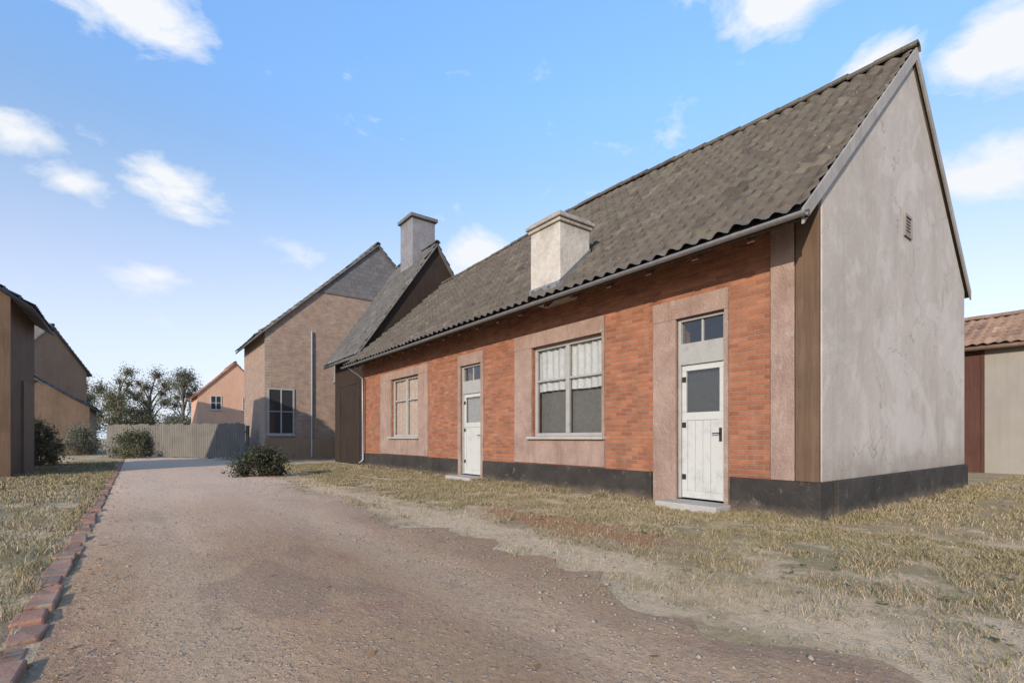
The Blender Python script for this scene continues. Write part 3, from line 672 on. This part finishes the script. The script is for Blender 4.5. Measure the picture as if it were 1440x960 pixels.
def grass_field(name, n, wlo, whi, slo, shi, hmin, hmax, power=1.3, cut=.45, sand=True):
    t = rng.uniform(0, 1, n)**power; s = slo+(shi-slo)*t; w = rng.uniform(wlo, whi, n)
    d = patchy(s, w, 1.3); d2 = patchy(s, w, 6.0, .7)
    ok = (d*.6+d2*.4 + rng.uniform(-.12, .12, n)) > cut
    ok &= ~((w > R0-.2) & (w < R1+.1)) if whi-wlo > 1 else True & ~((w > -.06) & (w < DEP+.06) & (s > -.06) & (s < LEN))
    if sand:
        edge = np.abs(w+3.62+.5*(patchy(s, w*0, 1.5)-.5)); ok &= (edge > .5) | (rng.uniform(0, 1, n) < .10)
        ok &= (((s-1.9)/2.1)**2+((w+2.6)/.55)**2 > .9) | (rng.uniform(0, 1, n) < .2)
    s, w, d2 = s[ok], w[ok], d2[ok]; n = len(s); px, py = CX+s*UX+w*VX, CY+s*UY+w*VY
    dist = np.hypot(px, py); a = rng.uniform(0, 6.283, n)
    h = rng.uniform(hmin, hmax, n)*(.35+1.1*d2); b = rng.uniform(.0010, .0024, n)*np.clip(dist/3.5, 1, 6)
    dx, dy = np.cos(a)*b, np.sin(a)*b; lean = h*rng.uniform(.2, 1.1, n); la = rng.uniform(0, 6.283, n); lx, ly = np.cos(la)*lean, np.sin(la)*lean; z0 = np.zeros(n)-.004
    def row(fx, fz, fw): return np.stack([px+lx*fx-dx*fw, py+ly*fx-dy*fw, z0+h*fz], 1), np.stack([px+lx*fx+dx*fw, py+ly*fx+dy*fw, z0+h*fz], 1)
    a0, a1 = row(0, 0, 1); b0, b1 = row(.38, .62, .8); c0, c1 = row(1, .92, .15)
    V = np.stack([a0, a1, b0, b1, c0, c1], 1).reshape(-1, 3)
    k = np.arange(n)[:, None]*6
    Q = np.concatenate([k+np.array([0, 1, 3, 2]), k+np.array([2, 3, 5, 4])], 0)
    return np_mesh(name, V, Q, M['grass'])
for a in ((330000, R1+.05, -.1, -5, 18, .012, .06, 1.25, .40), (260000, -6, 13, -8, -.02, .012, .06, 1.0, .40, False), (150000, -13, R0-.15, -6, 26, .015, .08, 1.2, .36, False),
          (26000, -.34, -.05, -.3, 15, .03, .11, 1.1, .46, False), (9000, -.3, 8, -.3, -.05, .03, .11, 1.0, .48, False), (11000, R0-.34, R0-.12, -6, 20, .02, .09, 1.4, .40, False), (16000, R1-.28, R1+.3, -5, 14, .01, .05, 1.2, .56, False), (3500, -5.85, -5.45, -2, 16, .008, .03, 1.2, .60, False)):
    tag(grass_field('grass', *a), kind='stuff', label='short dry grass on the verges', category='grass')
# broad-leaved weeds in the grass
def weeds(n):
    V = []; Q = []
    for i in range(n):
        s, w = (random.uniform(-4, 9), random.uniform(-3.2, -.1)) if random.random() < .6 else (random.uniform(-6, -.1), random.uniform(-3.5, 7))
        if random.random() < .3: s, w = random.uniform(0, 14), random.uniform(R0-4, R0-.25)
        x, y, _ = W(s, w); k = random.randint(4, 8); L = random.uniform(.02, .055)
        for j in range(k):
            a = 6.283*j/k+random.uniform(-.4, .4); u = Vector((math.cos(a), math.sin(a), 0)); p = Vector((-u.y, u.x, 0)); l_ = L*random.uniform(.6, 1.1); up = random.uniform(.2, .8)*l_; b = len(V); o_ = Vector((x, y, 0))
            V.extend([tuple(o_), tuple(o_+u*l_*.55+p*l_*.2+Vector((0, 0, up))), tuple(o_+u*l_+Vector((0, 0, up*.75))), tuple(o_+u*l_*.55-p*l_*.2+Vector((0, 0, up)))]); Q.append((b, b+1, b+2, b+3))
    return V, Q
def litter(n):
    V = []; Q = []
    for i in range(n):
        u_ = random.random()
        if u_ < .4: s, w = random.gauss(1.6, 1.4), random.gauss(-2.6, .6)
        elif u_ < .7: s, w = random.uniform(-3, 14), random.gauss(R0+.08, .12)
        else: s, w = random.uniform(-5, 12), random.uniform(R0, -.1)
        if w > -.08 and s > -.1: continue
        x, y, _ = W(s, w); a = random.uniform(0, 6.28); L = random.uniform(.012, .03); z = .05 if R0 < w < R1 else random.uniform(.006, .03)
        u = Vector((math.cos(a), math.sin(a), random.uniform(-.25, .35))); p = Vector((-u.y, u.x, random.uniform(-.3, .3))); o_ = Vector((x, y, z)); b = len(V)
        V.extend([tuple(o_-u*L), tuple(o_+p*L*.55), tuple(o_+u*L), tuple(o_-p*L*.55)]); Q.append((b, b+1, b+2, b+3))
    return V, Q
V, Q = litter(1100); tag(np_mesh('leaf_litter', V, Q, M['leaf_dead']), kind='stuff', label='dead brown leaves strewn by the kerb and verge', category='leaves')
V, Q = weeds(650); tag(np_mesh('weeds', V, Q, M['leaf_weed']), kind='stuff', label='low broad-leaved weeds in the grass', category='weeds')
# gravel and clods on lane and verge
def stones(n):
    V = []; F = []
    for i in range(n):
        s = random.uniform(-6, 14); w = random.gauss(-4.1, 1.0) if random.random() < .6 else random.uniform(-7.2, -.2)
        if w > -.2 and s > 0 or w < -7.2: continue
        r = random.uniform(.004, .013)*(1.8 if random.random() < .06 else 1); x, y, _ = W(s, w); b = len(V); z = .03 if R0 < w < R1 else .004
        for a in ((1,0,0),(0,1,0),(-1,0,0),(0,-1,0),(0,0,.7),(0,0,-.5)):
            V.append((x+r*a[0]*random.uniform(.6, 1.3), y+r*a[1]*random.uniform(.6, 1.3), z+r*a[2]*random.uniform(.6, 1.2)))
        for k in range(4): F += [(b+k, b+(k+1) % 4, b+4), (b+(k+1) % 4, b+k, b+5)]
    return V, F
M['pebble'] = m_flat('pebble_stone', (.32, .26, .21), .9)
V, F = stones(9000); tag(np_mesh('gravel', V, F, M['pebble'], tris=True), kind='stuff', label='loose gravel along the lane edge', category='gravel')

# ------------------------------------------------------------------ sky, sun, camera
def bear(px, py, rx, ry, amp):
    x, z = (px-720)/700, (615-py)/700; q_ = math.sqrt(x*x+1+z*z)
    return math.atan2(x, 1), math.asin(z/q_), rx/700/q_*1.1, ry/700/q_*1.1, amp
CLOUDS = [bear(*a) for a in ((190, 15, 100, 75, 1.0), (10, 185, 70, 35, .7), (100, 255, 60, 30, .7), (260, 270, 95, 45, .8), (215, 385, 60, 30, .6),
    (1095, 8, 95, 55, 1.0), (1235, 90, 60, 40, .8), (1400, 70, 85, 60, 1.0), (1400, 245, 110, 50, .9), (900, 210, 80, 40, .25), (670, 355, 60, 35, .8))]
SUN_AZ = Vector((-.40, -.917)); EL = math.radians(19)
w = bpy.data.worlds.new('World'); scene.world = w; w.use_nodes = True; n = w.node_tree.nodes; l = w.node_tree.links
bg = n['Background']; bg.inputs['Strength'].default_value = .15
sky = n.new('ShaderNodeTexSky'); sky.sky_type = 'NISHITA'; sky.sun_disc = False; sky.sun_elevation = EL
sky.sun_rotation = math.atan2(SUN_AZ.x, SUN_AZ.y); sky.air_density = 1.0; sky.dust_density = .2; sky.ozone_density = 1.5
tc = n.new('ShaderNodeTexCoord'); sp = n.new('ShaderNodeSeparateXYZ'); l.new(tc.outputs['Generated'], sp.inputs[0])
def nmath(op, a, b=None, c=None):
    x = n.new('ShaderNodeMath'); x.operation = op
    for i, v in enumerate((a, b, c)):
        if v is None: continue
        if isinstance(v, bpy.types.NodeSocket): l.new(v, x.inputs[i])
        else: x.inputs[i].default_value = v
    return x.outputs[0]
# clouds: soft banks at chosen bearings, broken up by noise
nz = n.new('ShaderNodeTexNoise'); nz.inputs['Scale'].default_value = 7; nz.inputs['Detail'].default_value = 10; nz.inputs['Roughness'].default_value = .62; nz.inputs['Distortion'].default_value = .3
mp = n.new('ShaderNodeMapping'); mp.inputs['Scale'].default_value = (1, 1, 1.9); l.new(tc.outputs['Generated'], mp.inputs[0]); l.new(mp.outputs[0], nz.inputs[0])
bank = None
for az, el, ra, re, amp in CLOUDS:
    d = Vector((math.sin(az)*math.cos(el), math.cos(az)*math.cos(el), math.sin(el)))
    m1 = n.new('ShaderNodeVectorMath'); m1.operation = 'SUBTRACT'; l.new(tc.outputs['Generated'], m1.inputs[0]); m1.inputs[1].default_value = d
    m2 = n.new('ShaderNodeVectorMath'); m2.operation = 'MULTIPLY'; l.new(m1.outputs[0], m2.inputs[0]); m2.inputs[1].default_value = (1/ra, 1/ra, 1/re)
    m3 = n.new('ShaderNodeVectorMath'); m3.operation = 'LENGTH'; l.new(m2.outputs[0], m3.inputs[0])
    e = nmath('MULTIPLY', nmath('SUBTRACT', 1.0, nmath('MINIMUM', m3.outputs['Value'], 1.0)), amp)
    bank = e if bank is None else nmath('MAXIMUM', bank, e)
den = nmath('ADD', nmath('MULTIPLY', bank, .55), nz.outputs[0])
rp = n.new('ShaderNodeValToRGB'); rp.color_ramp.elements[0].position = .62; rp.color_ramp.elements[1].position = .86; l.new(den, rp.inputs[0])
# pale air towards the horizon
hz = n.new('ShaderNodeMix'); hz.data_type = 'RGBA'; hz.inputs[7].default_value = (2.25, 2.65, 3.15, 1)
tint = n.new('ShaderNodeValToRGB'); te = tint.color_ramp.elements; TS = [(.0, (1, .76, .8)), (.26, (1, .79, .82)), (.33, (.96, .84, .85)), (.40, (.92, .90, .92)), (.46, (.92, .97, 1.03)), (.55, (.97, 1.14, 1.3)), (.66, (1.05, 1.28, 1.45))]
while len(te) < len(TS): te.new(.5)
for e_, (p_, c_) in zip(te, TS): e_.position = p_; e_.color = (*[q_*.94 for q_ in c_], 1)
l.new(nmath('MULTIPLY', sp.outputs[2], 1.0), tint.inputs[0]); tm = n.new('ShaderNodeMix'); tm.data_type = 'RGBA'; tm.blend_type = 'MULTIPLY'; tm.inputs[0].default_value = 1
l.new(sky.outputs[0], tm.inputs[6]); l.new(tint.outputs[0], tm.inputs[7]); l.new(tm.outputs[2], hz.inputs[6])
l.new(nmath('POWER', nmath('SUBTRACT', 1.0, nmath('MINIMUM', nmath('MAXIMUM', nmath('MULTIPLY', sp.outputs[2], 1.9), 0.0), 1.0)), 1.6), hz.inputs[0])
mx = n.new('ShaderNodeMix'); mx.data_type = 'RGBA'; mx.inputs[7].default_value = (2.95, 3.05, 3.2, 1)
l.new(rp.outputs[0], mx.inputs[0]); l.new(hz.outputs[2], mx.inputs[6]); l.new(mx.outputs[2], bg.inputs[0])
sd = bpy.data.lights.new('sun', 'SUN'); sd.energy = 2.2; sd.angle = math.radians(.5); sd.color = (1, .90, .77)
so = bpy.data.objects.new('sun', sd); C.objects.link(so)
ldir = Vector((SUN_AZ.x*math.cos(EL), SUN_AZ.y*math.cos(EL), math.sin(EL)))
so.rotation_euler = ldir.to_track_quat('Z', 'Y').to_euler()
cd = bpy.data.cameras.new('camera'); cd.sensor_width = 36; cd.lens = 17.5; cd.shift_y = .094; cd.clip_end = 3000; cd.clip_start = .05
co = bpy.data.objects.new('camera', cd); C.objects.link(co); co.location = (0, 0, 1.05); co.rotation_euler = (math.pi/2, 0, 0); scene.camera = co
scene.view_settings.view_transform = 'Standard'; scene.view_settings.look = 'None'; scene.view_settings.exposure = 1.05; scene.view_settings.gamma = 1
